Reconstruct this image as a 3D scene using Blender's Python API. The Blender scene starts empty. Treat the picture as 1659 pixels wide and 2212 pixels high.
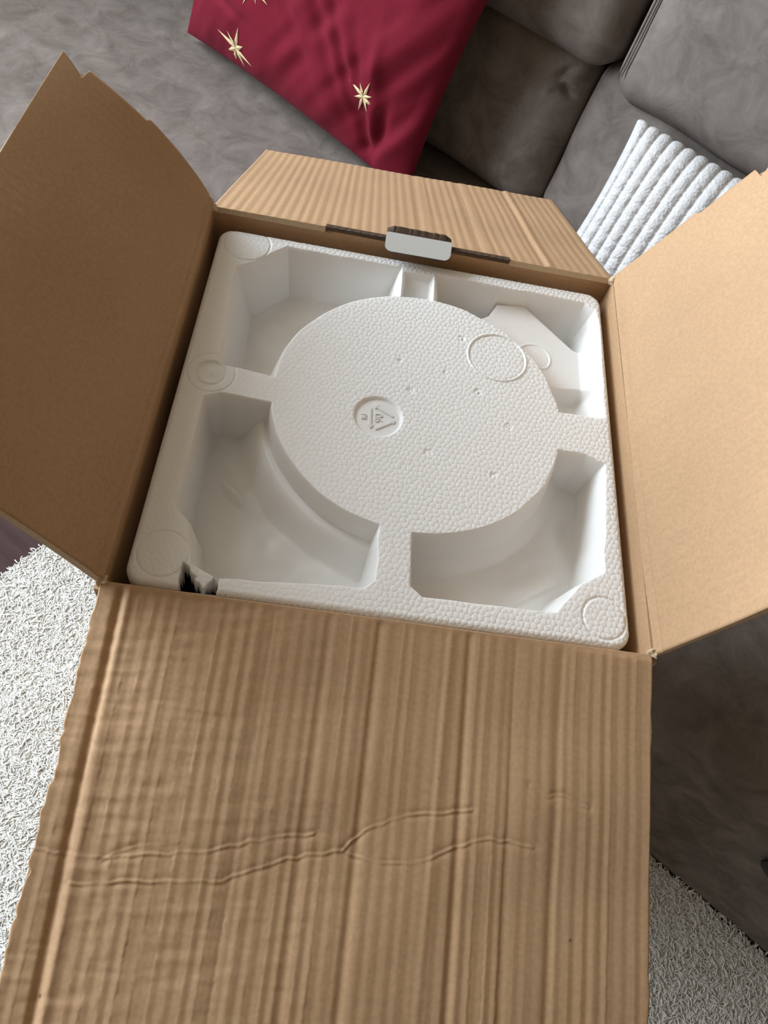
import bpy, bmesh, math, random
import numpy as np
from mathutils import Matrix, Vector

random.seed(7)
rng = np.random.default_rng(11)
S = bpy.context.scene
COL = S.collection

# ------------------------------------------------------------------ camera
W = 0.32                      # box width (m)
A = 0.316                     # box depth (m)
ZR = 0.951                    # height of the box rim
cam_d = bpy.data.cameras.new('camera')
cam = bpy.data.objects.new('camera', cam_d)
COL.objects.link(cam)
cam_d.sensor_fit = 'VERTICAL'
cam_d.sensor_height = 36.0
cam_d.sensor_width = 36.0
cam_d.lens = 26.365
cam_d.clip_start = 0.01
_R = ((0.98472834, 0.08017884, 0.15453627), (0.14662261, -0.86054123, -0.48782231), (0.0938718, 0.50303096, -0.85915536))
m3 = Matrix(((_R[0][0], -_R[1][0], -_R[2][0]), (_R[0][1], -_R[1][1], -_R[2][1]), (_R[0][2], -_R[1][2], -_R[2][2])))
cam.matrix_world = Matrix.Translation((0.10930476, -0.16350026, 1.35)) @ m3.to_4x4()
S.camera = cam

# ------------------------------------------------------------------ world, lights, exposure
wd = bpy.data.worlds.new('world')
S.world = wd
wd.use_nodes = True
wd.node_tree.nodes['Background'].inputs[0].default_value = (0.80, 0.90, 1.0, 1)
wd.node_tree.nodes['Background'].inputs[1].default_value = 0.25
S.view_settings.view_transform = 'Standard'
S.view_settings.look = 'None'
S.view_settings.gamma = 1.0
S.view_settings.use_curve_mapping = False
S.view_settings.exposure = 0.0
S.cycles.use_denoising = True

TH = math.radians(-35)        # the sofa is turned against the box
MS = Matrix.Rotation(TH, 4, 'Z')


def sofa_pt(a, b, z):
    return MS @ Vector((a, b, z))


ld = bpy.data.lights.new('window_daylight', 'AREA')
ld.shape = 'RECTANGLE'
ld.size = 2.5
ld.size_y = 1.45
ld.energy = 212
ld.color = (0.80, 0.90, 1.0)
lo = bpy.data.objects.new('window_daylight', ld)
COL.objects.link(lo)
lo.location = sofa_pt(-1.86, -0.40, 1.62)
_d = MS @ Vector((1, 0, 0))
lo.rotation_euler = _d.to_track_quat('-Z', 'Z').to_euler()


# ------------------------------------------------------------------ helpers
def mesh_obj(name, verts, faces, mat, parent=None, smooth=True, kind=None, mats=None):
    me = bpy.data.meshes.new(name)
    me.from_pydata([tuple(v) for v in verts] if not isinstance(verts, np.ndarray) else verts.tolist(), [],
                   faces if not isinstance(faces, np.ndarray) else faces.tolist())
    o = bpy.data.objects.new(name, me)
    COL.objects.link(o)
    for m in (mats or [mat]):
        me.materials.append(m)
    if smooth:
        me.polygons.foreach_set('use_smooth', [True] * len(me.polygons))
    if parent:
        o.parent = parent
    if kind:
        o['kind'] = kind
    me.update()
    return o


def bm_obj(name, bm, mat, parent=None, smooth=False):
    me = bpy.data.meshes.new(name)
    bm.to_mesh(me)
    bm.free()
    o = bpy.data.objects.new(name, me)
    COL.objects.link(o)
    me.materials.append(mat)
    if smooth:
        me.polygons.foreach_set('use_smooth', [True] * len(me.polygons))
    if parent:
        o.parent = parent
    return o


def empty(name, label, cat, loc=(0, 0, 0), rz=0.0, group=None):
    o = bpy.data.objects.new(name, None)
    COL.objects.link(o)
    o.location = loc
    o.rotation_euler = (0, 0, rz)
    o['label'] = label
    o['category'] = cat
    if group:
        o['group'] = group
    return o


def box_bm(x0, x1, y0, y1, z0, z1, bevel=0.0, seg=2):
    bm = bmesh.new()
    bmesh.ops.create_cube(bm, size=1)
    for v in bm.verts:
        v.co = ((x0 + x1) / 2 + v.co.x * (x1 - x0), (y0 + y1) / 2 + v.co.y * (y1 - y0), (z0 + z1) / 2 + v.co.z * (z1 - z0))
    if bevel:
        bmesh.ops.bevel(bm, geom=bm.edges[:], offset=bevel, segments=seg, affect='EDGES', profile=0.5)
    return bm


def grid_faces(nx, ny, off=0, flip=False):
    i, j = np.meshgrid(np.arange(nx - 1), np.arange(ny - 1), indexing='ij')
    a = (i * ny + j).ravel() + off
    f = np.stack([a, a + ny, a + ny + 1, a + 1], 1)
    return f[:, ::-1] if flip else f


def value_noise(x, y, seed=0):
    """smooth 2-D noise, about -1..1, numpy arrays in"""
    xi, yi = np.floor(x).astype(np.int64), np.floor(y).astype(np.int64)
    fx, fy = x - xi, y - yi
    fx, fy = fx * fx * (3 - 2 * fx), fy * fy * (3 - 2 * fy)

    def h(a, b):
        n = (a * 374761393 + b * 668265263 + seed * 974711) & 0x7fffffff
        n = ((n ^ (n >> 13)) * 1274126177) & 0x7fffffff
        return ((n ^ (n >> 16)) & 0xffff) / 32767.5 - 1.0
    return (h(xi, yi) * (1 - fx) + h(xi + 1, yi) * fx) * (1 - fy) + (h(xi, yi + 1) * (1 - fx) + h(xi + 1, yi + 1) * fx) * fy


def sstep(x, a, b):
    t = np.clip((x - a) / (b - a), 0, 1)
    return t * t * (3 - 2 * t)


# ------------------------------------------------------------------ materials
def new_mat(name, base, rough=0.8, spec=0.3):
    m = bpy.data.materials.new(name)
    m.use_nodes = True
    nt = m.node_tree
    p = nt.nodes['Principled BSDF']
    p.inputs['Base Color'].default_value = (*base, 1)
    p.inputs['Roughness'].default_value = rough
    p.inputs['Specular IOR Level'].default_value = spec
    return m, nt, p


def nd(nt, typ, **kw):
    n = nt.nodes.new(typ)
    for k, v in kw.items():
        if k in n.inputs:
            n.inputs[k].default_value = v
        else:
            setattr(n, k, v)
    return n


def coords(nt, scale=(1, 1, 1), rot=(0, 0, 0)):
    tc = nd(nt, 'ShaderNodeTexCoord')
    mp = nd(nt, 'ShaderNodeMapping')
    mp.inputs['Scale'].default_value = scale
    mp.inputs['Rotation'].default_value = rot
    nt.links.new(tc.outputs['Object'], mp.inputs['Vector'])
    return mp.outputs['Vector']


def ramp(nt, fac, stops):
    r = nd(nt, 'ShaderNodeValToRGB')
    e = r.color_ramp.elements
    while len(e) < len(stops):
        e.new(0.5)
    for k, (pos, c) in enumerate(stops):
        e[k].position = pos
        e[k].color = (*c, 1) if len(c) == 3 else c
    nt.links.new(fac, r.inputs['Fac'])
    return r.outputs['Color']


def mixc(nt, fac, a, b, mode='MIX'):
    n = nd(nt, 'ShaderNodeMix', data_type='RGBA', blend_type=mode)
    for sock, v in ((n.inputs[0], fac), (n.inputs[6], a), (n.inputs[7], b)):
        if hasattr(v, 'is_linked'):
            nt.links.new(v, sock)
        elif isinstance(v, tuple):
            sock.default_value = (*v, 1) if len(v) == 3 else v
        else:
            sock.default_value = v
    return n.outputs[2]


def bump(nt, h, p, strength=0.3, dist=0.001):
    b = nd(nt, 'ShaderNodeBump')
    b.inputs['Strength'].default_value = strength
    b.inputs['Distance'].default_value = dist
    nt.links.new(h, b.inputs['Height'])
    nt.links.new(b.outputs['Normal'], p.inputs['Normal'])
    return b


def make_cardboard(name, tint):
    m, nt, p = new_mat(name, tint, 0.72, 0.25)
    v = coords(nt)
    n1 = nd(nt, 'ShaderNodeTexNoise', Scale=9.0, Detail=3.0)
    nt.links.new(v, n1.inputs['Vector'])
    n2 = nd(nt, 'ShaderNodeTexNoise', Scale=420.0, Detail=2.0)
    nt.links.new(v, n2.inputs['Vector'])
    n3 = nd(nt, 'ShaderNodeTexVoronoi', Scale=26.0)
    nt.links.new(v, n3.inputs['Vector'])
    c = ramp(nt, n1.outputs['Fac'], [(0.3, tuple(x * 0.93 for x in tint)), (0.7, tuple(min(1, x * 1.06) for x in tint))])
    g = ramp(nt, n2.outputs['Fac'], [(0.35, (0.94, 0.935, 0.93)), (0.65, (1.05, 1.05, 1.06))])
    c = mixc(nt, 1.0, c, g, 'MULTIPLY')
    fl = ramp(nt, n3.outputs['Distance'], [(0.016, (0.30, 0.26, 0.22)), (0.032, (1, 1, 1))])
    c = mixc(nt, 0.7, c, fl, 'MULTIPLY')
    nt.links.new(c, p.inputs['Base Color'])
    bump(nt, n2.outputs['Fac'], p, 0.05, 0.0005)
    return m


M_CARD = make_cardboard('kraft_cardboard', (0.460, 0.290, 0.162))
M_CORE_SHADE = make_cardboard('core_and_slot_shade', (0.085, 0.055, 0.036))  # dark torn board; its colour also paints the shade in the slot
M_EDGE = make_cardboard('cardboard_cut_edge', (0.55, 0.42, 0.28))
M_WHITE = new_mat('white_print', (0.74, 0.77, 0.77), 0.45, 0.4)[0]


def make_foam():
    m, nt, p = new_mat('expanded_foam', (0.83, 0.82, 0.80), 0.42, 0.45)
    v = coords(nt)
    n = nd(nt, 'ShaderNodeTexNoise', Scale=600.0, Detail=2.0)
    nt.links.new(v, n.inputs['Vector'])
    bump(nt, n.outputs['Fac'], p, 0.06, 0.0004)
    p.inputs['Subsurface Weight'].default_value = 0.3
    p.inputs['Subsurface Radius'].default_value = (1, 0.95, 0.9)
    p.inputs['Subsurface Scale'].default_value = 0.012
    return m


M_FOAM = make_foam()


def make_suede(name, dark, light):
    m, nt, p = new_mat(name, dark, 0.95, 0.05)
    v = coords(nt)
    n0 = nd(nt, 'ShaderNodeTexNoise', Scale=7.0, Detail=3.0, Distortion=0.8)
    n1 = nd(nt, 'ShaderNodeTexNoise', Scale=17.0, Detail=8.0, Roughness=0.70, Distortion=0.7)
    n2 = nd(nt, 'ShaderNodeTexNoise', Scale=700.0, Detail=2.0)
    for n in (n0, n1, n2):
        nt.links.new(v, n.inputs['Vector'])
    c = ramp(nt, n1.outputs['Fac'], [(0.34, dark), (0.52, tuple((a + b) / 2 for a, b in zip(dark, light))), (0.70, light)])
    g = ramp(nt, n0.outputs['Fac'], [(0.3, (0.88, 0.87, 0.87)), (0.7, (1.1, 1.1, 1.1))])
    c = mixc(nt, 1.0, c, g, 'MULTIPLY')
    nt.links.new(c, p.inputs['Base Color'])
    mx = nd(nt, 'ShaderNodeMath', operation='MULTIPLY_ADD')
    nt.links.new(n1.outputs['Fac'], mx.inputs[0])
    mx.inputs[1].default_value = 1.2
    nt.links.new(n2.outputs['Fac'], mx.inputs[2])
    bump(nt, mx.outputs[0], p, 0.18, 0.001)
    return m


M_SUEDE = make_suede('grey_suede', (0.150, 0.126, 0.110), (0.262, 0.228, 0.203))
M_SUEDE_D = new_mat('dark_seam', (0.075, 0.066, 0.060), 0.8, 0.2)[0]
M_PLASTIC = new_mat('dark_plastic', (0.02, 0.014, 0.012), 0.4, 0.4)[0]


def make_satin():
    m, nt, p = new_mat('burgundy_cotton', (0.16, 0.012, 0.034), 0.75, 0.12)
    v = coords(nt)
    n = nd(nt, 'ShaderNodeTexNoise', Scale=900.0, Detail=2.0)
    nt.links.new(v, n.inputs['Vector'])
    c = ramp(nt, n.outputs['Fac'], [(0.3, (0.150, 0.008, 0.019)), (0.7, (0.205, 0.012, 0.028))])
    nt.links.new(c, p.inputs['Base Color'])
    p.inputs['Sheen Weight'].default_value = 0.05
    p.inputs['Sheen Tint'].default_value = (1.0, 0.45, 0.55, 1)
    bump(nt, n.outputs['Fac'], p, 0.15, 0.0004)
    return m


M_RED = make_satin()
M_GOLD = new_mat('gold_thread', (0.74, 0.57, 0.33), 0.5, 0.4)[0]


def make_plush():
    m, nt, p = new_mat('white_plush', (0.66, 0.645, 0.635), 0.9, 0.15)
    v = coords(nt)
    n = nd(nt, 'ShaderNodeTexNoise', Scale=260.0, Detail=4.0)
    nt.links.new(v, n.inputs['Vector'])
    bump(nt, n.outputs['Fac'], p, 0.7, 0.003)
    p.inputs['Sheen Weight'].default_value = 0.15
    return m


M_PLUSH = make_plush()


def make_rug_mat():
    m, nt, p = new_mat('cream_rug_pile', (0.70, 0.68, 0.64), 0.8, 0.3)
    v = coords(nt)
    n = nd(nt, 'ShaderNodeTexNoise', Scale=60.0, Detail=3.0)
    nt.links.new(v, n.inputs['Vector'])
    c = ramp(nt, n.outputs['Fac'], [(0.3, (0.74, 0.725, 0.68)), (0.7, (0.86, 0.85, 0.81))])
    nt.links.new(c, p.inputs['Base Color'])
    p.inputs['Sheen Weight'].default_value = 0.2
    return m


M_RUG = make_rug_mat()
M_WALL = new_mat('wall_paint', (0.32, 0.25, 0.175), 0.9, 0.2)[0]
M_FRAME = new_mat('window_frame_white', (0.75, 0.75, 0.74), 0.5, 0.3)[0]


def make_floor_mat():
    m, nt, p = new_mat('dark_laminate', (0.10, 0.06, 0.045), 0.85, 0.1)
    v = coords(nt, (1, 8, 1))
    n = nd(nt, 'ShaderNodeTexNoise', Scale=6.0, Detail=5.0)
    nt.links.new(v, n.inputs['Vector'])
    c = ramp(nt, n.outputs['Fac'], [(0.3, (0.060, 0.036, 0.034)), (0.7, (0.085, 0.053, 0.050))])
    nt.links.new(c, p.inputs['Base Color'])
    return m


M_FLOOR = make_floor_mat()

# ------------------------------------------------------------------ room shell
def shell(name, *a):
    o = bm_obj(name, box_bm(*a), M_FLOOR if name == 'floor' else M_WALL)
    o.rotation_euler = (0, 0, TH)
    o['kind'] = 'structure'
    return o


shell('floor', -1.78, 2.6, -2.4, 1.5, -0.05, 0.0)
shell('ceiling', -1.78, 2.6, -2.4, 1.5, 2.45, 2.5)
shell('wall_back', -1.68, 2.5, 1.40, 1.5, 0.0, 2.45)
shell('wall_right', 2.5, 2.6, -2.3, 1.5, 0.0, 2.45)
shell('wall_front', -1.68, 2.6, -2.4, -2.3, 0.0, 2.45)
WB0, WB1, WZ0, WZ1 = -1.70, 0.90, 0.85, 2.40         # glazed patio door in the left wall
bm = bmesh.new()
for (b0, b1, z0, z1) in ((-2.4, WB0, 0, 2.45), (WB1, 1.50, 0, 2.45), (WB0, WB1, 0, WZ0), (WB0, WB1, WZ1, 2.45)):
    t = box_bm(-1.78, -1.68, b0, b1, z0, z1)
    me = bpy.data.meshes.new('tmp')
    t.to_mesh(me)
    t.free()
    bm.from_mesh(me)
    bpy.data.meshes.remove(me)
wl = bm_obj('wall_left', bm, M_WALL)
wl.rotation_euler = (0, 0, TH)
wl['kind'] = 'structure'
wn = bpy.data.objects.new('window_1', None)
COL.objects.link(wn)
wn.rotation_euler = (0, 0, TH)
wn['kind'] = 'structure'
for (b0, b1, z0, z1) in ((WB0, WB1, WZ0, WZ0 + .06), (WB0, WB1, WZ1 - .06, WZ1), (WB0, WB0 + .06, WZ0 + .06, WZ1 - .06), (WB1 - .06, WB1, WZ0 + .06, WZ1 - .06), (-0.44, -0.36, WZ0 + .06, WZ1 - .06)):
    bm_obj('window_frame', box_bm(-1.77, -1.72, b0, b1, z0, z1, 0.006), M_FRAME, wn)

# ------------------------------------------------------------------ rug
rug = empty('shaggy_rug', 'cream white shaggy rug lying on the floor under the box', 'rug', (0, 0, 0), TH)
RA0, RA1, RB0, RB1 = -0.562, 1.0, -0.85, 0.454
bm_obj('rug_backing', box_bm(RA0, RA1, RB0, RB1, 0.0005, 0.010, 0.004), M_RUG, rug)


def rug_pile():
    nx, ny = 60, 50
    xs = np.linspace(RA0 + 0.004, RA1 - 0.004, nx)
    ys = np.linspace(RB0 + 0.004, RB1 - 0.004, ny)
    X, Y = np.meshgrid(xs, ys, indexing='ij')
    Z = 0.0105 + 0.0025 * value_noise(X * 12, Y * 12, 3)
    o = mesh_obj('rug_pile', np.stack([X, Y, Z], -1).reshape(-1, 3), grid_faces(nx, ny), M_RUG, rug, kind='stuff')
    ng = bpy.data.node_groups.new('pile_tufts', 'GeometryNodeTree')
    ng.interface.new_socket('Geometry', in_out='INPUT', socket_type='NodeSocketGeometry')
    ng.interface.new_socket('Geometry', in_out='OUTPUT', socket_type='NodeSocketGeometry')
    N, L = ng.nodes, ng.links
    gi, go = N.new('NodeGroupInput'), N.new('NodeGroupOutput')
    dp = N.new('GeometryNodeDistributePointsOnFaces')
    dp.inputs['Density'].default_value = 200000
    L.new(gi.outputs[0], dp.inputs['Mesh'])
    jn = N.new('GeometryNodeJoinGeometry')
    L.new(gi.outputs[0], jn.inputs[0])
    prof = N.new('GeometryNodeCurvePrimitiveCircle')
    prof.inputs['Resolution'].default_value = 5
    prof.inputs['Radius'].default_value = 0.0010
    geo = N.new('GeometryNodeGeometryToInstance')
    for s_, mid_, e_ in (((0, 0, -.002), (.004, .003, .0075), (.015, .001, .0025)),
                         ((0, 0, -.002), (.002, .009, .0075), (.009, .011, .003)),
                         ((0, 0, -.002), (-.008, .001, .008), (-.004, -.012, .002))):
        q = N.new('GeometryNodeCurveQuadraticBezier')
        q.inputs['Resolution'].default_value = 5
        q.inputs['Start'].default_value = s_
        q.inputs['Middle'].default_value = mid_
        q.inputs['End'].default_value = e_
        cm = N.new('GeometryNodeCurveToMesh')
        cm.inputs['Fill Caps'].default_value = True
        L.new(q.outputs[0], cm.inputs['Curve'])
        L.new(prof.outputs[0], cm.inputs['Profile Curve'])
        sm = N.new('GeometryNodeSetMaterial')
        sm.inputs['Material'].default_value = M_RUG
        L.new(cm.outputs[0], sm.inputs[0])
        ss = N.new('GeometryNodeSetShadeSmooth')
        L.new(sm.outputs[0], ss.inputs[0])
        L.new(ss.outputs[0], geo.inputs[0])
    ip = N.new('GeometryNodeInstanceOnPoints')
    L.new(dp.outputs['Points'], ip.inputs['Points'])
    L.new(geo.outputs[0], ip.inputs['Instance'])
    ip.inputs['Pick Instance'].default_value = True
    rv = N.new('FunctionNodeRandomValue')
    rv.data_type = 'FLOAT_VECTOR'
    rv.inputs[0].default_value = (-0.25, -0.25, 0)
    rv.inputs[1].default_value = (0.25, 0.25, 6.283)
    L.new(rv.outputs[0], ip.inputs['Rotation'])
    rs = N.new('FunctionNodeRandomValue')
    rs.data_type = 'FLOAT'
    rs.inputs[2].default_value = 0.65
    rs.inputs[3].default_value = 1.2
    L.new(rs.outputs[1], ip.inputs['Scale'])
    L.new(ip.outputs[0], jn.inputs[0])
    L.new(jn.outputs[0], go.inputs[0])
    md = o.modifiers.new('tufts', 'NODES')
    md.node_group = ng
    return o


rug_pile()


# ------------------------------------------------------------------ sofa
def cushion(name, c, h, r, mat, parent, bulges=None, n=44, disp=None, rot=0.0, rb=None, bexp=0.6):
    """puffy block; c centre, h half sizes, r edge radius, bulges {axis:(neg,pos)}, rot tilt about x; disp(p, n)->offset"""
    vs, fs = [], []
    off = 0
    lin = np.linspace(-1, 1, n)
    lin = np.sign(lin) * (1 - (1 - np.abs(lin)) ** 1.35)      # denser towards the edges
    U, V = np.meshgrid(lin, lin, indexing='ij')
    h = np.array(h, float)
    for ax in range(3):
        for sg in (-1, 1):
            P = np.zeros((n, n, 3))
            P[..., ax] = sg
            P[..., (ax + 1) % 3] = U
            P[..., (ax + 2) % 3] = V
            Q = P * h
            rr = np.minimum(r, h * 0.98) * np.ones_like(Q)
            if rb is not None:
                rr = rb + (rr - rb) * sstep(P[..., 2:3], -0.7, 0.1)
            K = np.clip(Q, -(h - rr), h - rr)
            D = (Q - K) / rr
            D /= np.maximum(np.linalg.norm(D, axis=-1, keepdims=True), 1e-9)
            B = K + D * rr
            for bx, (neg, pos) in (bulges or {}).items():
                o1, o2 = (bx + 1) % 3, (bx + 2) % 3
                wgt = np.clip((1 - (B[..., o1] / h[o1]) ** 2) * (1 - (B[..., o2] / h[o2]) ** 2), 0, 1) ** bexp
                s_ = np.clip(B[..., bx] / h[bx], -1, 1)
                B[..., bx] += np.where(s_ > 0, pos * s_, neg * s_) * wgt
            if disp is not None:
                B = B + disp(B, D)
            vs.append(B.reshape(-1, 3))
            fs.append(grid_faces(n, n, off, flip=(sg < 0)))
            off += n * n
    vs = np.concatenate(vs)
    ca, sa = math.cos(rot), math.sin(rot)
    y, z = vs[:, 1].copy(), vs[:, 2].copy()
    vs[:, 1] = y * ca - z * sa
    vs[:, 2] = y * sa + z * ca
    vs = vs + np.array(c)
    bm = bmesh.new()
    me = bpy.data.meshes.new('tmp')
    me.from_pydata(vs.tolist(), [], np.concatenate(fs).tolist())
    bm.from_mesh(me)
    bpy.data.meshes.remove(me)
    bmesh.ops.remove_doubles(bm, verts=bm.verts[:], dist=1e-5)
    return bm_obj(name, bm, mat, parent, True)


SA, SB = -0.2, 0.95
sofa = empty('sofa', 'large grey brown suede sofa behind the cardboard box', 'sofa', sofa_pt(SA, SB, 0), TH)


def sc(a, b, z):
    return (a - SA, b - SB, z)


def wob(amp, freq, seed):
    def f(P, D):
        k = value_noise(P[..., 0] * freq + 31 + P[..., 2] * freq * 0.7, P[..., 1] * freq + 17 + P[..., 2] * freq * 0.6, seed)
        return D * (amp * k)[..., None]
    return f


cushion('seat_cushion', sc(-0.10, 0.834, 0.226), (1.48, 0.375, 0.224), 0.085, M_SUEDE, sofa, {2: (0, 0.006)}, n=80, disp=wob(0.003, 5, 5), rb=0.003)
bm_obj('back_frame', box_bm(*(v for p in zip(sc(-1.58, 1.21, 0.0), sc(1.4, 1.36, 0.92)) for v in p), 0.03, 3), M_SUEDE, sofa)
TILT = math.radians(-12)


def pucker(right_side, seed):
    def f(P, D):
        x, z = P[..., 0], P[..., 2]
        k = 0.005 * value_noise(x * 9 + 5 + z * 7, z * 8 + 9 + P[..., 1] * 5, seed)
        front = np.clip(-D[..., 1], 0, 1)
        if right_side:
            for (cx_, cz_, ang, ln, wd_, am) in ((right_side - 0.045, 0.086, 0.9, 0.020, 0.0065, -0.017), (right_side - 0.028, 0.070, -0.5, 0.016, 0.0055, -0.015),
                                                 (right_side - 0.052, 0.068, 1.4, 0.014, 0.006, 0.009), (right_side - 0.14, -0.06, -0.9, 0.05, 0.010, -0.004),
                                                 (right_side - 0.10, 0.01, 0.4, 0.06, 0.012, 0.003)):
                u = (x - cx_) * math.cos(ang) + (z - cz_) * math.sin(ang)
                w_ = -(x - cx_) * math.sin(ang) + (z - cz_) * math.cos(ang)
                k = k + am * np.exp(-(u / ln) ** 2 - (w_ / wd_) ** 2) * front
        return D * k[..., None]
    return f


def back_cushion(name, a0, a1, z0, z1, bf, hd, seed, pk=None, n=72):
    """b of the front face at mid height = bf"""
    return cushion(name, sc((a0 + a1) / 2, bf + hd, (z0 + z1) / 2), ((a1 - a0) / 2, hd, (z1 - z0) / 2), 0.050, M_SUEDE, sofa,
                   {1: (0.040, 0.0), 2: (0.0, 0.004), 0: (0.001, 0.001)}, n=n, disp=pucker(pk, seed), rot=TILT, bexp=0.85)


# lower row: z 0.44-0.72, upper row above it
back_cushion('lower_back_cushion', -0.86, -0.249, 0.435, 0.735, 1.112, 0.095, 3, 0.305, n=110)
back_cushion('lower_back_cushion', -0.245, 0.42, 0.435, 0.735, 1.112, 0.095, 4, None)
back_cushion('lower_back_cushion', -1.56, -0.864, 0.435, 0.735, 1.112, 0.095, 8, None)
back_cushion('lower_back_cushion', 0.424, 1.38, 0.435, 0.735, 1.112, 0.095, 9, None)
back_cushion('upper_back_cushion', -0.84, -0.217, 0.708, 1.02, 1.118, 0.095, 5, None)
u2 = back_cushion('upper_back_cushion', -0.207, 0.46, 0.692, 1.02, 1.112, 0.11, 6, None)
back_cushion('upper_back_cushion', -1.56, -0.845, 0.692, 1.02, 1.118, 0.095, 10, None)
back_cushion('upper_back_cushion', 0.466, 1.38, 0.692, 1.02, 1.112, 0.11, 12, None)


def tube(name, pts, r, mat, parent, seg=8):
    pts = [Vector(p) for p in pts]
    vs, fs = [], []
    for i, p in enumerate(pts):
        t = (pts[min(i + 1, len(pts) - 1)] - pts[max(i - 1, 0)]).normalized()
        x = t.cross(Vector((0, 0, 1)) if abs(t.z) < 0.9 else Vector((1, 0, 0))).normalized()
        y = t.cross(x)
        rr = r * (0.6 if i in (0, len(pts) - 1) else 1)
        for k in range(seg):
            an = 2 * math.pi * k / seg
            vs.append(p + (x * math.cos(an) + y * math.sin(an)) * rr)
    for i in range(len(pts) - 1):
        for k in range(seg):
            fs.append((i * seg + k, i * seg + (k + 1) % seg, (i + 1) * seg + (k + 1) % seg, (i + 1) * seg + k))
    fs.append(tuple(range(seg))[::-1])
    fs.append(tuple((len(pts) - 1) * seg + k for k in range(seg)))
    return mesh_obj(name, vs, fs, mat, parent)


# double seam down the left edge of the upper right cushion
for off_, r_ in ((0.0, 0.0026), (0.012, 0.0020)):
    pts = []
    for q in range(15):
        zz = -0.128 + 0.256 * q / 14
        x_, y_ = -0.3335 + 0.0123 + off_ * 0.6, -0.11 + 0.0123 - off_ * 0.75
        ca, sa = math.cos(TILT), math.sin(TILT)
        c_ = sc(0.1265, 1.112 + 0.11, 0.856)
        pts.append((c_[0] + x_, c_[1] + y_ * ca - zz * sa, c_[2] + y_ * sa + zz * ca))
    tube('seam_piping', pts, r_, M_SUEDE, sofa)

# recliner pull in the sofa front (only its rim is seen at the right edge of the picture)
hx, hy, hz = sc(0.722, 0.455, 0.275)
bm = bmesh.new()
bmesh.ops.create_uvsphere(bm, u_segments=24, v_segments=12, radius=1, matrix=Matrix.Translation((hx, hy, hz)) @ Matrix.Rotation(0.2, 4, 'Y') @ Matrix.Diagonal((0.055, 0.008, 0.030, 1)))
bm_obj('release_handle', bm, M_PLASTIC, sofa, True)


# ------------------------------------------------------------------ pillows
def pillow_surface(n, hw, hh, tf, tb, fold=None, pinch=0.10, shear=0.0, pw=0.5):
    lin = np.linspace(-1, 1, n)
    lin = np.sign(lin) * (1 - (1 - np.abs(lin)) ** 1.25)
    U, V = np.meshgrid(lin, lin, indexing='ij')
    X = hw * U * (1 - pinch * (1 - V * V) ** 1.0 * np.abs(U) ** 3 * 0.6)
    Y = hh * V * (1 - pinch * (1 - U * U) ** 1.0 * np.abs(V) ** 3 * 0.6)
    E = np.clip((1 - U ** 2) * (1 - V ** 2), 0, 1)
    T = E ** pw
    X = X + shear * Y
    Zf, Zb = tf * T + 0.003, -tb * T - 0.003
    if fold is not None:
        Zf = Zf + fold(X, Y, U, V) * np.clip(E * 6, 0, 1)
    return U, V, X, Y, Zf, Zb


def pillow_mesh(X, Y, Zf, Zb):
    n = X.shape[0]
    vs = np.concatenate([np.stack([X, Y, Zf], -1).reshape(-1, 3), np.stack([X, Y, Zb], -1).reshape(-1, 3)])
    off = n * n
    fs = np.concatenate([grid_faces(n, n), grid_faces(n, n, off, True)]).tolist()
    ring = [(i, 0) for i in range(n)] + [(n - 1, j) for j in range(1, n)] + [(i, n - 1) for i in range(n - 2, -1, -1)] + [(0, j) for j in range(n - 2, 0, -1)]
    idx = [i * n + j for i, j in ring]
    for k in range(len(idx)):
        a, b = idx[k], idx[(k + 1) % len(idx)]
        fs.append([b, a, a + off, b + off])
    return vs, fs


def frame(center, lean, yaw, roll=0.0):
    """pillow axes in the sofa frame: X along the backrest, Y up the lean, Z towards the viewer"""
    r = Matrix.Rotation(yaw, 4, 'Z') @ Matrix.Rotation(math.pi / 2 - lean, 4, 'X') @ Matrix.Rotation(roll, 4, 'Z')
    return MS @ Matrix.Translation(center) @ r


STARS = ((-0.153, -0.190, 0.046, 1.35), (0.154, -0.116, 0.034, 1.25), (-0.107, -0.062, 0.040, 1.2))


def red_fold(X, Y, U, V):
    d = (X * 0.80 - Y * 0.60)
    e = (X * 0.60 + Y * 0.80)
    z = 0.006 * value_noise(d * 24 + 3, e * 5 + 1, 21) + 0.004 * value_noise(d * 46 + 8, e * 9 + 4, 22)
    # strong gathers running into the lower right corner
    for (x0, y0, an, ln, wd_, am) in ((0.15, -0.14, 0.75, 0.09, 0.012, -0.014), (0.11, -0.10, 0.95, 0.12, 0.012, -0.012), (0.19, -0.17, 0.35, 0.05, 0.010, -0.012),
                                      (0.05, -0.06, 1.05, 0.13, 0.014, -0.010), (0.17, -0.10, 0.55, 0.07, 0.012, 0.010), (-0.04, -0.05, 1.15, 0.13, 0.016, -0.009),
                                      (-0.20, -0.12, 1.9, 0.06, 0.010, -0.008), (-0.12, -0.02, 1.3, 0.13, 0.018, -0.007)):
        u = (X - x0) * math.cos(an + 1.1) + (Y - y0) * math.sin(an + 1.1)
        w_ = -(X - x0) * math.sin(an + 1.1) + (Y - y0) * math.cos(an + 1.1)
        z = z + am * np.exp(-(u / ln) ** 2 - (w_ / wd_) ** 2)
    for (x0, y0, r, _) in STARS:                        # the stiff embroidery keeps the cloth flat
        z = z * (1 - 0.85 * np.exp(-((X - 0.13 * Y - x0 + 0.13 * y0) ** 2 + (Y - y0) ** 2) / (r * 0.9) ** 2))
    return z


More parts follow.
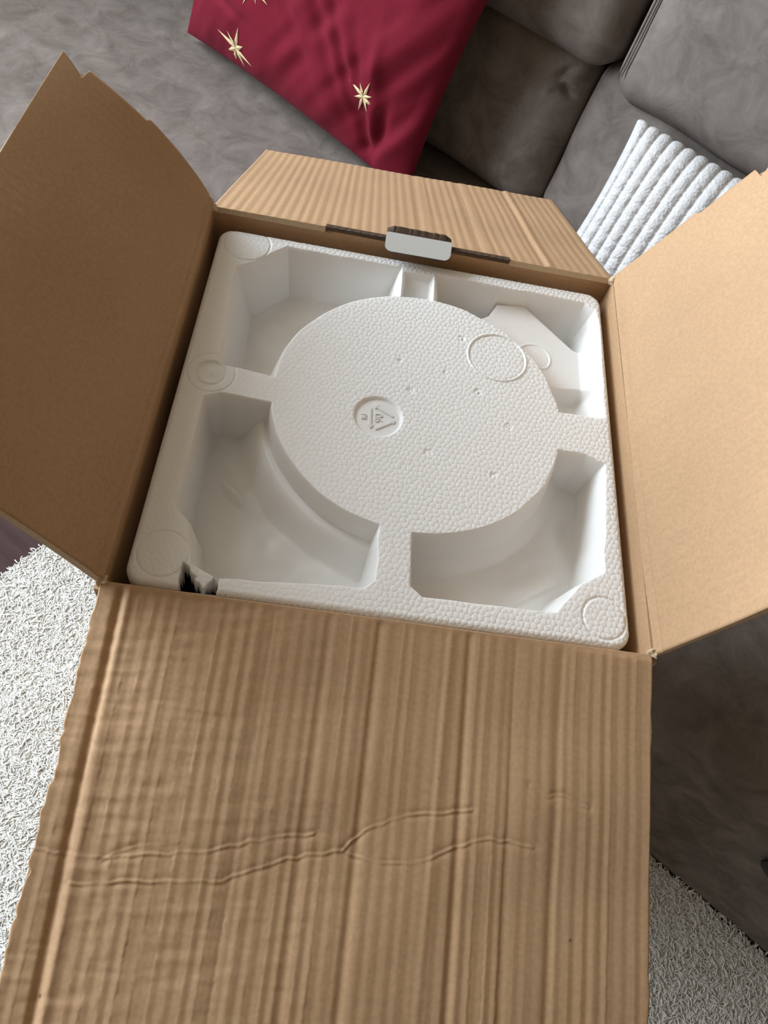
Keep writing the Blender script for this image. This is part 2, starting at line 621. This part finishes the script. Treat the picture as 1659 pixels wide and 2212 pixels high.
def red_cushion():
    hw, hh = 0.293, 0.25
    U, V, X, Y, Zf, Zb = pillow_surface(150, hw, hh, 0.070, 0.012, red_fold, 0.10, 0.13)
    root = empty('red_cushion', 'burgundy red cushion with embroidered gold stars leaning on the sofa back', 'cushion')
    root.matrix_world = frame((-0.686, 1.000, 0.713), math.radians(9), math.radians(-2), math.radians(-1))
    vs, fs = pillow_mesh(X, Y, Zf, Zb)
    mesh_obj('cushion_cover', vs, fs, M_RED, root)

    def zat(x, y):
        k = np.argmin((X - x) ** 2 + (Y - y) ** 2)
        return Zf.ravel()[k]
    for (x0, y0, r, rot) in STARS:
        verts, faces = [], []
        for k in range(8):
            an = rot + k * math.pi / 4 + (0.06 if k % 2 else -0.03)
            ln = r * (1.0, 0.62, 0.95, 0.60, 1.05, 0.66, 0.9, 0.55)[k]
            dx, dy = math.cos(an) * 1.15, math.sin(an)
            wd_ = r * 0.09
            base = len(verts)
            for (q, s_) in ((0.0, 0), (0.33, 1), (1.0, 0), (0.33, -1)):
                x, y = x0 + dx * ln * q - dy * wd_ * s_, y0 + dy * ln * q + dx * wd_ * s_
                verts.append((x, y, zat(x, y) + 0.0012))
            xm, ym = x0 + dx * ln * 0.33, y0 + dy * ln * 0.33
            verts.append((xm, ym, zat(xm, ym) + 0.0030))
            for q in range(4):
                faces.append((base + q, base + (q + 1) % 4, base + 4))
        mesh_obj('embroidered_star', verts, faces, M_GOLD, root, smooth=False)
    return root


red_cushion()


def white_cushion():
    hw, hh = 0.17, 0.128
    npitch = 16
    n = 210
    lin = np.linspace(-1, 1, n)
    U, V = np.meshgrid(lin, lin, indexing='ij')
    E = np.clip((1 - U ** 2) * (1 - V ** 2), 0, 1)
    ph = (U + 1) / 2 * npitch
    rib = np.abs(np.sin(np.pi * ph)) ** 0.5
    idx = np.floor(ph)
    bead = np.abs(np.sin(np.pi * (V * 6.0 + 0.25 * value_noise(idx * 3.1, V * 2, 5)))) ** 0.8
    relief = 0.0075 * rib * (0.72 + 0.28 * bead) + 0.0007 * value_noise(U * 60, V * 60, 8)
    endr = 1 + 0.035 * rib * 1.0
    X = hw * U * (1 - 0.05 * (1 - V * V) * np.abs(U) ** 3)
    Y = hh * V * (1 + (endr - 1) * np.abs(V) ** 6)
    edge = np.sqrt(np.clip(1 - np.abs(V) ** 14, 0, 1)) * np.sqrt(np.clip(1 - np.abs(U) ** 20, 0, 1))
    Zf = (0.055 * E ** 0.5 + relief) * (0.25 + 0.75 * edge) + 0.004 * edge
    Zb = -(0.028 * E ** 0.5 + relief * 0.6) * (0.2 + 0.8 * edge)
    root = empty('white_cushion', 'small white plush ribbed cushion leaning on the sofa behind the right flap', 'cushion')
    root.matrix_world = frame((0.040, 1.024, 0.602), math.radians(22), 0.0, 0.0)
    vs, fs = pillow_mesh(X, Y, Zf, Zb)
    mesh_obj('plush_cover', vs, fs, M_PLUSH, root)


white_cushion()


# ------------------------------------------------------------------ cardboard box
box = empty('cardboard_box', 'tall open brown corrugated cardboard box holding a white foam block', 'box', (W / 2, A / 2, 0.013))
OX, OY, OZ = W / 2, A / 2, 0.013


def loc(p):
    return np.asarray(p, float) - np.array([OX, OY, OZ])


TK = 0.004
for nm, (x0, x1, y0, y1) in (('front_wall', (-TK, W + TK, -TK, 0)), ('back_wall', (-TK, W + TK, A, A + TK)), ('left_wall', (-TK, 0, 0, A)), ('right_wall', (W, W + TK, 0, A))):
    bm_obj(nm, box_bm(x0 - OX, x1 - OX, y0 - OY, y1 - OY, 0, ZR - (0.0034 if nm in ('front_wall', 'back_wall') else 0.0005) - OZ), M_CARD, box)
bm_obj('bottom_panel', box_bm(-OX, W - OX, -OY, A - OY, 0.0, 0.005), M_CARD, box)


def flutes(x, t, amp, pitch, seed, cross=0.0, wv=1.0):
    """ridges across x (m), running along t (m)"""
    xx = x + 0.0006 * wv * value_noise(t * 9, x * 10, seed + 1)
    k = np.floor(xx / pitch)
    ridge = np.abs(np.cos(np.pi * xx / pitch)) ** 1.6
    am = 1.0 + 0.9 * wv * value_noise(k * 1.7 + 0.5, t * 5 + seed, seed + 2)
    z = amp * ridge * am
    z += amp * 0.5 * wv * value_noise(x * 55, t * 4, seed + 3)
    if cross:
        wl_ = np.clip(1.15 - 1.7 * x / W, 0.15, 1)
        z += cross * 0.6 * value_noise(k * 3.3 + 0.5, t * 160 + k * 7.7, seed + 4) * wl_
        z += cross * (value_noise(x * 40, t * 240 + x * 30, seed + 5) * 0.9 + 0.5 * value_noise(x * 90, t * 420, seed + 6)) * wl_
    return z


def poly_dist(px, py, pts):
    d = np.full(px.shape, 1e9)
    for (x0, y0), (x1, y1) in zip(pts[:-1], pts[1:]):
        vx, vy = x1 - x0, y1 - y0
        q = np.clip(((px - x0) * vx + (py - y0) * vy) / (vx * vx + vy * vy), 0, 1)
        d = np.minimum(d, np.hypot(px - x0 - q * vx, py - y0 - q * vy))
    return d


def flap(name, ns, nt_, P, srange, trange, relief, parent):
    """P(s,t)->xyz of the visible face; srange(t)->(s0,s1); trange(s)->(t0,t1); relief(s,t) along the normal"""
    a, b = np.linspace(0, 1, ns), np.linspace(0, 1, nt_)
    AA, BB = np.meshgrid(a, b, indexing='ij')
    t0, t1 = trange(AA)
    T = t0 + (t1 - t0) * BB
    s0, s1 = srange(T)
    Sg = s0 + (s1 - s0) * AA
    e = 1e-4
    X = P(Sg, T)
    N = np.cross(P(Sg + e, T) - P(Sg - e, T), P(Sg, T + e) - P(Sg, T - e))
    N /= np.linalg.norm(N, axis=-1, keepdims=True)
    up = np.sign((N * np.array([0, 0, 1.0])).sum(-1).mean())
    N *= up
    top = X + N * relief(Sg, T)[..., None]
    bot = X - N * TK
    ci = np.unique(np.linspace(0, ns - 1, 16).astype(int))
    cj = np.unique(np.linspace(0, nt_ - 1, 16).astype(int))
    botc = bot[np.ix_(ci, cj)].reshape(-1, 3)                # the underside needs no relief
    ring = [i * nt_ for i in range(ns)] + [(ns - 1) * nt_ + j for j in range(1, nt_)] + [i * nt_ + nt_ - 1 for i in range(ns - 2, -1, -1)] + [j for j in range(nt_ - 2, 0, -1)]
    R_ = np.array(ring)
    vs = np.concatenate([loc(top.reshape(-1, 3)), loc(botc), loc(bot.reshape(-1, 3)[R_])])
    off = ns * nt_
    off2 = off + len(botc)
    F1, F2 = grid_faces(ns, nt_, 0, up < 0), grid_faces(len(ci), len(cj), off, up > 0)
    k1 = np.arange(len(R_))
    k2 = np.roll(k1, -1)
    F3 = np.stack([R_[k1], off2 + k1, off2 + k2, R_[k2]], 1)
    if up < 0:
        F3 = F3[:, ::-1]
    o = mesh_obj(name, vs, np.concatenate([F1, F2, F3]), M_CARD, parent, mats=[M_CARD, M_EDGE])
    mi = np.zeros(len(o.data.polygons), np.int32)
    mi[len(F1) + len(F2):] = 1
    o.data.polygons.foreach_set('material_index', mi)
    sm = np.ones(len(mi), bool)
    sm[len(F1) + len(F2):] = False
    o.data.polygons.foreach_set('use_smooth', sm)
    return o


# front flap: long, almost level, coming towards the viewer
def P_front(s, t):
    an = np.radians(9 + 4.5 * s)
    return np.stack([s * W, -t * np.cos(an), ZR - t * np.sin(an)], -1)


WR = [[(0.0, .1365), (.03, .1371), (.097, .1378), (.17, .134), (.244, .1303), (.335, .1222), (.42, .1165)],
      [(.062, .1501), (.162, .1463), (.287, .1424), (.345, .134), (.383, .1295), (.47, .1232), (.504, .1114), (.571, .1025), (.681, .0966)],
      [(.47, .1240), (.55, .127), (.60, .125), (.669, .1145), (.716, .1099), (.79, .112)],
      [(.78, .080), (.81, .0853), (.84, .084), (.885, .0889)], [(.10, .1378), (.15, .131), (.21, .127)]]


WRJ = []
for pl in WR:
    q = []
    for (x0, y0), (x1, y1) in zip(pl[:-1], pl[1:]):
        m_ = max(2, int(math.hypot((x1 - x0) * W, y1 - y0) / 0.0045))
        for i in range(m_):
            q.append(((x0 + (x1 - x0) * i / m_) * W, y0 + (y1 - y0) * i / m_ + random.uniform(-0.0009, 0.0009)))
    q.append((pl[-1][0] * W, pl[-1][1]))
    WRJ.append(q)


def R_front(s, t):
    x = s * W
    z = flutes(x, t, 0.00025, 0.0074, 3, 0.00022, 0.8)
    g = (s - 0.034 - 0.085 * t) * W                       # the deep pressed groove near the left edge
    z += -0.0023 * np.exp(-(g / 0.0020) ** 2) + 0.0007 * np.exp(-((g - 0.0052) / 0.0022) ** 2)
    for k, (pos, dp) in enumerate(((0.49, 0.0009), (0.655, 0.0008), (0.62, -0.0005), (0.30, 0.0006), (0.74, 0.0005), (0.83, 0.0006), (0.40, 0.0005))):
        g = (s - pos - 0.035 * math.sin(k * 2.1) * t) * W
        z += -dp * np.exp(-(g / 0.0022) ** 2)
    for k, pl in enumerate(WR):
        d = poly_dist(x, t, WRJ[k])
        z += ((0.0007 if k < 3 else 0.0004) * np.exp(-(d / 0.0006) ** 2) - 0.0005 * np.exp(-(d / 0.0022) ** 2)) * np.clip(0.75 + 0.6 * value_noise(x * 90, t * 40, 60 + k), 0.1, 1.2)
    z += 0.0014 * value_noise(s * 5, t * 22, 40)
    return z * np.clip(t / 0.004, 0.15, 1)


def sr_front(t):
    w_ = 0.004 * value_noise(t * 60, t * 0 + 3, 9) + 0.003 * value_noise(t * 260, t * 0 + 1, 7)
    return 0.0 + w_ * np.clip(t / 0.03, 0, 1) - 0.002, 1.0 + 0.0015 * value_noise(t * 90, t * 0 + 5, 4)


flap('front_flap', 470, 400, P_front, sr_front, lambda s: (0 * s, 0.305 + 0 * s), R_front, box)


# back flap: long, falling away over the sofa seat, with a die-cut slot at its fold
def P_back(s, t):
    an = np.radians(27 - 1.8 * s)
    return np.stack([s * W, A + t * np.cos(an), ZR - t * np.sin(an)], -1)


def R_back(s, t):
    x = s * W
    z = flutes(x, t, 0.00030, 0.0079, 13, 0.0, 0.35)
    for pos, dp in ((0.515, 0.0004), (0.665, 0.0005), (0.82, 0.0006), (0.845, -0.0003)):
        g = (s - pos) * W
        z += -dp * np.exp(-(g / 0.0024) ** 2) + dp * 0.7 * np.exp(-((g - 0.005) / 0.0024) ** 2)
    z += 0.0006 * value_noise(s * 4, t * 12, 44)
    return z * np.clip(t / 0.003, 0.3, 1)


def tr_back(s):
    slot = ((s > 0.272) & (s < 0.733)).astype(float)
    return 0.0005 + 0.0038 * slot, (0.96 - 0.09 * s) * W


flap('back_flap', 440, 230, P_back, lambda t: (0 * t + 0.0, 0 * t + 1.0), tr_back, R_back, box)
# cut fluting at the slot, a dark strip with the slot's shade painted in
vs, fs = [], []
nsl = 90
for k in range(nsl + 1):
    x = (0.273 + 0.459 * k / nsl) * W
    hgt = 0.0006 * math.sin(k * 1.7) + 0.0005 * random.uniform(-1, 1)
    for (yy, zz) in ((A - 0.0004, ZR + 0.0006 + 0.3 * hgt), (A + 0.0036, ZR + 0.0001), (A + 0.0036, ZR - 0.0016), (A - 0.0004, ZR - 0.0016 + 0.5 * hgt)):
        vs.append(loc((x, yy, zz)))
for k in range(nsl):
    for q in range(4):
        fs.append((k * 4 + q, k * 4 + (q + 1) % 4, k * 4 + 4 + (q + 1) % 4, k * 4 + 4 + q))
mesh_obj('slot_fluting_shade', vs, fs, M_CORE_SHADE, box, smooth=False)


# side flaps
def P_left(s, t):
    an = np.radians(65 - (10 + 33 * s) * (t / W))
    return np.stack([-t * np.cos(an), s * A, ZR + t * np.sin(an)], -1)


def P_right(s, t):
    an = np.radians(75 - 10 * s)
    return np.stack([W + t * np.cos(an), s * A, ZR + t * np.sin(an)], -1)


def R_side(seed, amp):
    def f(s, t):
        z = flutes(s * A, t, amp, 0.0078, seed)
        z += -0.0007 * np.exp(-((t - 0.0065) / 0.0012) ** 2)
        z += 0.0014 * value_noise(s * 4 + seed, t * 20, seed)
        return z
    return f


def s_left(t):
    q = t / W
    out = np.where(q < 0.236, 1.012 - 0.012 * sstep(q, 0.226, 0.236), 1.0)
    notch = np.where((q > 0.365) & (q < 0.425), 0.036 * sstep(q, 0.3655, 0.3735) * (1 - np.clip((q - 0.378) / 0.042, 0, 1) ** 0.8), 0)
    return 0 * t, out - notch


def s_right(t):
    q = t / W
    out = np.where(q < 0.247, 1.010 - 0.010 * sstep(q, 0.243, 0.247), 1.0)
    notch = np.where((q > 0.385) & (q < 0.45), 0.034 * sstep(q, 0.386, 0.397) * (1 - np.clip((q - 0.402) / 0.046, 0, 1) ** 0.8), 0)
    return 0 * t, out - notch


flap('left_flap', 150, 260, P_left, s_left, lambda s: (0 * s + 0.0003, (0.475 - 0.055 * s) * W), R_side(23, 0.00010), box)
flap('right_flap', 150, 260, P_right, s_right, lambda s: (0 * s + 0.0003, (0.475 - 0.025 * s) * W), R_side(33, 0.00016), box)

# white printed locking tab folded forward out of the slot
def tab_outline(w_, h_, rb, rt):
    pts = []
    for (cx_, cy_, r_, a0) in ((w_ - rb, -h_ + rb, rb, -90), (w_ - rt, h_ - rt, rt, 0), (-w_ + rt, h_ - rt, rt, 90), (-w_ + rb, -h_ + rb, rb, 180)):
        for q in range(7):
            an = math.radians(a0 + 15 * q)
            pts.append((cx_ + r_ * math.cos(an), cy_ + r_ * math.sin(an)))
    return pts


def plate(name, pts, z0, z1, mat, parent):
    n = len(pts)
    vs = [(x, y, z0) for x, y in pts] + [(x, y, z1) for x, y in pts]
    fs = [tuple(range(n - 1, -1, -1)), tuple(range(n, 2 * n))] + [(i, (i + 1) % n, n + (i + 1) % n, n + i) for i in range(n)]
    return mesh_obj(name, vs, fs, mat, parent, smooth=False)


TO = tab_outline(0.0258, 0.0074, 0.0050, 0.0015)
tab = plate('locking_tab', TO, -0.0035, 0.0, M_CORE_SHADE, box)
tab.location = loc((0.1600, 0.3085, ZR + 0.0036))
tab.rotation_euler = (math.radians(28), 0, math.radians(0.5))
tab['label'] = 'white printed locking tab with rounded corners'
plate('white_face', TO, 0.0001, 0.0008, M_WHITE, tab)
# torn ply standing behind the tab
vs, fs = [], []
for k in range(31):
    x = 0.1345 + 0.051 * k / 30
    top = 0.0046 + 0.0003 * random.uniform(-1, 1) - 0.003 * max(0, abs(k - 15) - 12) / 3
    for (yy, zz) in ((0.3150, ZR + 0.0062), (0.3205, ZR + 0.0040 + top), (0.3225, ZR + 0.0030 + top), (0.3200, ZR - 0.001)):
        vs.append(loc((x, yy, zz)))
for k in range(30):
    for q in range(4):
        fs.append((k * 4 + q, k * 4 + (q + 1) % 4, k * 4 + 4 + (q + 1) % 4, k * 4 + 4 + q))
fs += [(3, 2, 1, 0), (120, 121, 122, 123)]
mesh_obj('torn_ply', vs, fs, M_CORE_SHADE, box, smooth=False)

# crumpled paper bits where the flaps meet
for (cx_, cy_, sx, sy) in ((0.001, A - 0.001, -1, 1), (W - 0.001, A - 0.002, 1, 1), (0.001, 0.0015, -1, -1), (W, 0.002, 1, -1)):
    bm = bmesh.new()
    bmesh.ops.create_icosphere(bm, subdivisions=2, radius=0.0055)
    for v in bm.verts:
        k = random.uniform(0.5, 1.15)
        v.co = Vector((v.co.x * k * 0.7, v.co.y * k * 0.7, v.co.z * k * 0.75)) + Vector((cx_ - OX + sx * 0.001, cy_ - OY + sy * 0.001, ZR - OZ - 0.001))
    bm_obj('torn_corner', bm, M_EDGE, box)


# ------------------------------------------------------------------ foam block
FZ = ZR - 0.011
FX0, FX1, FY0, FY1 = 0.0075, 0.3135, 0.0055, 0.3085


def sd_poly(px, py, v):
    """signed distance, negative inside"""
    n = len(v)
    d = np.full(px.shape, 1e9)
    s = np.ones(px.shape)
    for i in range(n):
        x0, y0 = v[i]
        x1, y1 = v[i - 1]
        ex, ey = x1 - x0, y1 - y0
        wx, wy = px - x0, py - y0
        q = np.clip((wx * ex + wy * ey) / (ex * ex + ey * ey), 0, 1)
        d = np.minimum(d, np.hypot(wx - ex * q, wy - ey * q))
        c1, c2, c3 = py >= y0, py < y1, ex * wy > ey * wx
        s = np.where((c1 & c2 & c3) | (~c1 & ~c2 & ~c3), -s, s)
    return d * s


CX, CY, CR = 0.1719, 0.1669, 0.1019
EMB = (0.144, 0.151, 0.0172)
PTL = [(.025, .268), (.036, .277), (.060, .3005), (.151, .2995), (.153, .25), (.15, .2), (.10, .168), (.056, .1715), (.030, .1725)]
PTR = [(.177, .2985), (.300, .297), (.309, .290), (.311, .280), (.3085, .182), (.25, .178), (.20, .22), (.177, .25)]
PBL = [(.026, .145), (.036, .1505), (.070, .149), (.12, .14), (.152, .10), (.153, .028), (.146, .0225), (.060, .0150), (.043, .022), (.038, .040), (.036, .050), (.0255, .060)]
SHELF = [(.205, .262), (.224, .279), (.231, .293), (.255, .2965), (.262, .289), (.2935, .2575), (.297, .2560), (.300, .2580), (.313, .275), (.33, .24), (.33, .17), (.25, .17), (.19, .22)]
PBR = [(.262, .1475), (.292, .1475), (.3065, .142), (.2995, .056), (.284, .045), (.266, .023), (.182, .0215), (.1735, .028), (.172, .10), (.21, .15)]


def foam():
    nx, ny = 740, 735
    xs, ys = np.linspace(FX0, FX1, nx), np.linspace(FY0, FY1, ny)
    X, Y = np.meshgrid(xs, ys, indexing='ij')
    jit = 0.0007 * value_noise(X * 70, Y * 70, 5)
    rc = np.hypot(X - CX, Y - CY)
    outside = CR - rc                                   # negative outside the disc
    Z = np.zeros_like(X)
    bead = np.full(X.shape, 1.0)

    def carve(poly, depth, draft, ledge=None, rr=0.004):
        nonlocal Z, bead
        d = np.maximum(sd_poly(X, Y, poly), outside) + jit
        k = sstep(-d, 0.0, draft)
        dp = depth * k
        if ledge is not None:
            w_, h_, soft = ledge
            # inner curb along the disc, falling on to the pocket floor
            lk = 1 - sstep(rc - CR, w_ - soft / 2, w_ + soft / 2)
            dp = np.minimum(dp, (h_ * lk + depth * (1 - lk)) * np.ones_like(dp))
        Z -= dp
        bead = np.where(d < -0.0008, 0.07, bead)
        return d
    carve(PTL, 0.040, 0.014)
    # top right pocket: shallow shelf next to the disc, deep corner behind it
    d = np.maximum(sd_poly(X, Y, PTR), outside) + jit
    shelf = sd_poly(X, Y, SHELF)
    sk_ = sstep(-shelf, -0.0035, 0.0015)
    low = sd_poly(X, Y, [(.259, .206), (.276, .211), (.296, .214), (.312, .21), (.312, .17), (.26, .17)])
    lk = sstep(-low, -0.004, 0.003)
    base = 0.009 + 0.005 * sstep(rc - CR, 0, .02) + 0.012 * lk
    dp = 0.042 * (1 - sk_) + base * sk_
    draft = 0.013 * (1 - sk_) + 0.003 * sk_
    edge = sstep(-d / draft, 0, 1)
    edge = np.where(sk_ > 0.5, edge * (0.25 + 0.75 * sstep(.3095 - X, 0.0, 0.013)), edge)   # the right wall slopes
    Z -= dp * edge
    bead = np.where(d < -0.0008, 0.22, bead)
    carve(PBL, 0.042, 0.0065, (0.0150, 0.021, 0.017))
    carve(PBR, 0.038, 0.0080, (0.0080, 0.026, 0.016))
    # the back rib is lower than the rim
    rib = np.maximum(np.maximum(np.abs(X - 0.164) - 0.0125, -(CR - rc) * -1), np.maximum(Y - 0.2955, 0.262 - Y))
    rk = sstep(-rib, 0.0, 0.003)
    Z = Z * (1 - rk) + np.minimum(Z, -0.004 - 0.016 * sstep(.297 - Y, 0, .03)) * rk
    bead = np.where(rib < -0.001, 0.12, bead)
    # pocket floors: slight swells and gouges
    low_ = sstep(-Z, 0.02, 0.04)
    Z += low_ * (0.0022 * value_noise(X * 38, Y * 38, 15) + 0.0008 * value_noise(X * 110, Y * 110, 16))
    for (gx, gy, an, ln, wd_, am) in ((.054, .098, -0.8, .010, .003, .006), (.058, .093, -0.6, .006, .002, .005), (.07, .124, 1.2, .02, .004, -.003), (.265, .05, 0.6, .016, .0015, -.002), (.29, .11, 1.4, .02, .006, -.004)):
        u = (X - gx) * math.cos(an) + (Y - gy) * math.sin(an)
        w_ = -(X - gx) * math.sin(an) + (Y - gy) * math.cos(an)
        Z += low_ * am * np.exp(-(u / ln) ** 2 - (w_ / wd_) ** 2)
    # ejector rings and the emblem recess
    for (ex, ey, er, wd_, am) in ((.2275, .2225, .0222, .0006, .0010), (.2275, .2225, .0210, .0010, -.0004), (.030, .2945, .0175, .0007, -.0008), (.297, .0245, .0140, .0008, -.0009), (.0262, .0265, .0150, .0007, -.0006),
                                  (.0275, .1655, .0165, .0007, -.0007), (.0272, .1652, .0098, .0008, -.0013), (.261, .2420, .0130, .0006, .0008)):
        rr = np.hypot(X - ex, Y - ey)
        Z += am * np.exp(-((rr - er) / wd_) ** 2)
    Z -= 0.0012 * (1 - sstep(np.hypot(X - .0272, Y - .1652), 0.0085, 0.0105)) * (0.6 + 0.8 * value_noise(X * 180, Y * 180, 12))
    re = np.hypot(X - EMB[0], Y - EMB[1])
    ek = 1 - sstep(re, EMB[2] - 0.0020, EMB[2])
    Z -= 0.0018 * ek
    bead = np.where(re < EMB[2], 0.06, bead)
    # dents where single beads are missing
    for (gx, gy) in ((.165, .178), (.214, .187), (.155, .205), (.19, .20), (.1805, .128), (.236, .16), (.20, .235), (.226, .118)):
        rr = np.hypot(X - gx, Y - gy)
        Z -= 0.0008 * (1 - sstep(rr, .0015, .004)) * (0.5 + 0.7 * value_noise(X * 700, Y * 700, 31))
    # bead relief weakened on the left to imitate shade there, coarser towards the rims
    bead = bead * (0.4 + 0.6 * sstep(X + 0.35 * (Y - .16), .04, .16)) * (1 + 0.25 * sstep(np.maximum(np.abs(X - .16), np.abs(Y - .158)), .135, .148) * (bead > 0.3))
    # fused beads, real relief: jittered cells, domed with narrow grooves
    cs = 0.0037
    gx_, gy_ = X / cs, Y / cs
    ix, iy = np.floor(gx_).astype(int), np.floor(gy_).astype(int)
    jx = rng.uniform(0.2, 0.8, (96, 96))
    jy = rng.uniform(0.2, 0.8, (96, 96))
    f1 = np.full(X.shape, 9.0)
    f2 = np.full(X.shape, 9.0)
    for di in (-2, -1, 0, 1, 2):
        for dj in (-2, -1, 0, 1, 2):
            ci_, cj_ = ix + di, iy + dj
            dd = np.hypot(ci_ + jx[ci_ % 96, cj_ % 96] + 0.5 * (cj_ % 2) - gx_, cj_ + jy[ci_ % 96, cj_ % 96] - gy_)
            f2 = np.minimum(f2, np.maximum(f1, dd))
            f1 = np.minimum(f1, dd)
    Z += 0.00033 * bead * (1 - np.exp(-(f2 - f1) / 0.16) - 0.7 * f1 * f1)
    # rounded outer edge with rounded corners
    rcn = 0.012
    qx = np.maximum(np.abs(X - (FX0 + FX1) / 2) - ((FX1 - FX0) / 2 - rcn), 0)
    qy = np.maximum(np.abs(Y - (FY0 + FY1) / 2) - ((FY1 - FY0) / 2 - rcn), 0)
    de = np.hypot(qx, qy) - rcn                         # 0 at the outline, negative inside
    re_ = 0.0042
    k = np.clip((de + re_) / re_, 0, 1)
    Z -= re_ * (1 - np.sqrt(np.clip(1 - k * k, 0, 1)))
    # pull the grid points outside the rounded corners back on to the outline
    out = de > 0
    sc_ = np.where(out, rcn / np.maximum(np.hypot(qx, qy), 1e-9), 1)
    cxx, cyy = (FX0 + FX1) / 2, (FY0 + FY1) / 2
    sgx, sgy = np.sign(X - cxx), np.sign(Y - cyy)
    XX = np.where(out, cxx + sgx * ((FX1 - FX0) / 2 - rcn + qx * sc_), X)
    YY = np.where(out, cyy + sgy * ((FY1 - FY0) / 2 - rcn + qy * sc_), Y)
    # torn hole through the front edge
    hole = sd_poly(X, Y, [(.0390, .0230), (.0428, .0205), (.0450, .0165), (.0485, .0150), (.0470, .0128), (.0502, .0115), (.0535, .0080), (.0562, .0120), (.0585, .0160), (.0592, .0130), (.0607, .0175), (.0614, .0100), (.0605, .002), (.0400, .002), (.0385, .012)]) + 0.0005 * value_noise(X * 500, Y * 500, 77)
    hk = sstep(-hole, -0.0002, 0.0010)
    Zs = Z - 0.02 * hk
    keep = ~(hole < -0.0008)
    vs = np.stack([XX, YY, Zs], -1).reshape(-1, 3)
    fs = grid_faces(nx, ny)
    kf = keep.ravel()
    fs = fs[kf[fs].all(1)]
    # side skirt down into the box
    ring = [i * ny for i in range(nx)] + [(nx - 1) * ny + j for j in range(1, ny)] + [i * ny + ny - 1 for i in range(nx - 2, -1, -1)] + [j for j in range(ny - 2, 0, -1)]
    R_ = np.array(ring)
    low_v = vs[R_].copy()
    low_v[:, 2] = -0.30
    base_i = len(vs)
    k = np.arange(len(R_))
    k2 = np.roll(k, -1)
    sk = np.stack([R_[k], base_i + k, base_i + k2, R_[k2]], 1)
    sk = sk[kf[sk[:, 0]] & kf[sk[:, 3]]]
    vs = np.concatenate([vs, low_v])
    root = empty('foam_insert', 'white polystyrene packing block with a raised disc and four pockets inside the box', 'packaging', (0.1605, 0.157, FZ - 0.30))
    vs = vs - np.array([0.1605, 0.157, -0.30])
    # bottom cap
    o = mesh_obj('foam_block', vs, fs.tolist() + sk.tolist() + [[base_i + int(q) for q in k[::-1]]], M_FOAM, root)
    return root


foam_root = foam()


# moulded recycling mark in the emblem recess: three chasing arrows, 06 inside, PS below
def emblem():
    cx0, cy0, r0 = EMB
    z0 = FZ - 0.0018
    mark = bpy.data.objects.new('recycling_mark', None)
    COL.objects.link(mark)
    mark.parent = foam_root
    mark.location = Vector((cx0 + 0.0012, cy0, z0)) - foam_root.location
    mark.rotation_euler = (0, 0, math.radians(-90 + 4))
    hgt = 0.0007

    def extrude(name, polys, parent):
        bm = bmesh.new()
        for pl in polys:
            lo_ = [bm.verts.new((x, y, -0.0004)) for x, y in pl]
            hi = [bm.verts.new((x, y, hgt)) for x, y in pl]
            bm.faces.new(hi)
            for i in range(len(pl)):
                bm.faces.new((lo_[i], lo_[(i + 1) % len(pl)], hi[(i + 1) % len(pl)], hi[i]))
        bmesh.ops.recalc_face_normals(bm, faces=bm.faces[:])
        return bm_obj(name, bm, M_FOAM, parent)
    # triangle, apex up
    T = [Vector((0, 0.0128)), Vector((-0.0118, -0.0065)), Vector((0.0118, -0.0065))]
    wd_ = 0.0017
    for i in range(3):
        p, q = T[i], T[(i + 1) % 3]
        d = (q - p).normalized()
        nrm = Vector((-d.y, d.x))
        a_, b_ = p + d * 0.0040, q - d * 0.0052
        tip = q - d * 0.0022
        pl = [a_ - nrm * wd_ / 2, b_ - nrm * wd_ / 2, b_ - nrm * wd_ * 1.25, tip, b_ + nrm * wd_ * 1.25, b_ + nrm * wd_ / 2, a_ + nrm * wd_ / 2]
        extrude('recycling_arrow', [[tuple(v) for v in pl]], mark)
    for txt, size, (tx, ty) in (('06', 0.0078, (0, -0.0036)), ('PS', 0.0052, (0, -0.0128))):
        cu = bpy.data.curves.new('raised_text', 'FONT')
        cu.body = txt
        cu.size = size
        cu.extrude = 0.0005
        cu.align_x = 'CENTER'
        to = bpy.data.objects.new('tmp_text', cu)
        COL.objects.link(to)
        dg = bpy.context.evaluated_depsgraph_get()
        me = bpy.data.meshes.new_from_object(to.evaluated_get(dg))
        bpy.data.objects.remove(to)
        bpy.data.curves.remove(cu)
        o = bpy.data.objects.new('raised_text', me)
        COL.objects.link(o)
        me.materials.clear()
        me.materials.append(M_FOAM)
        o.parent = mark
        o.location = (tx, ty, 0.0002)


emblem()
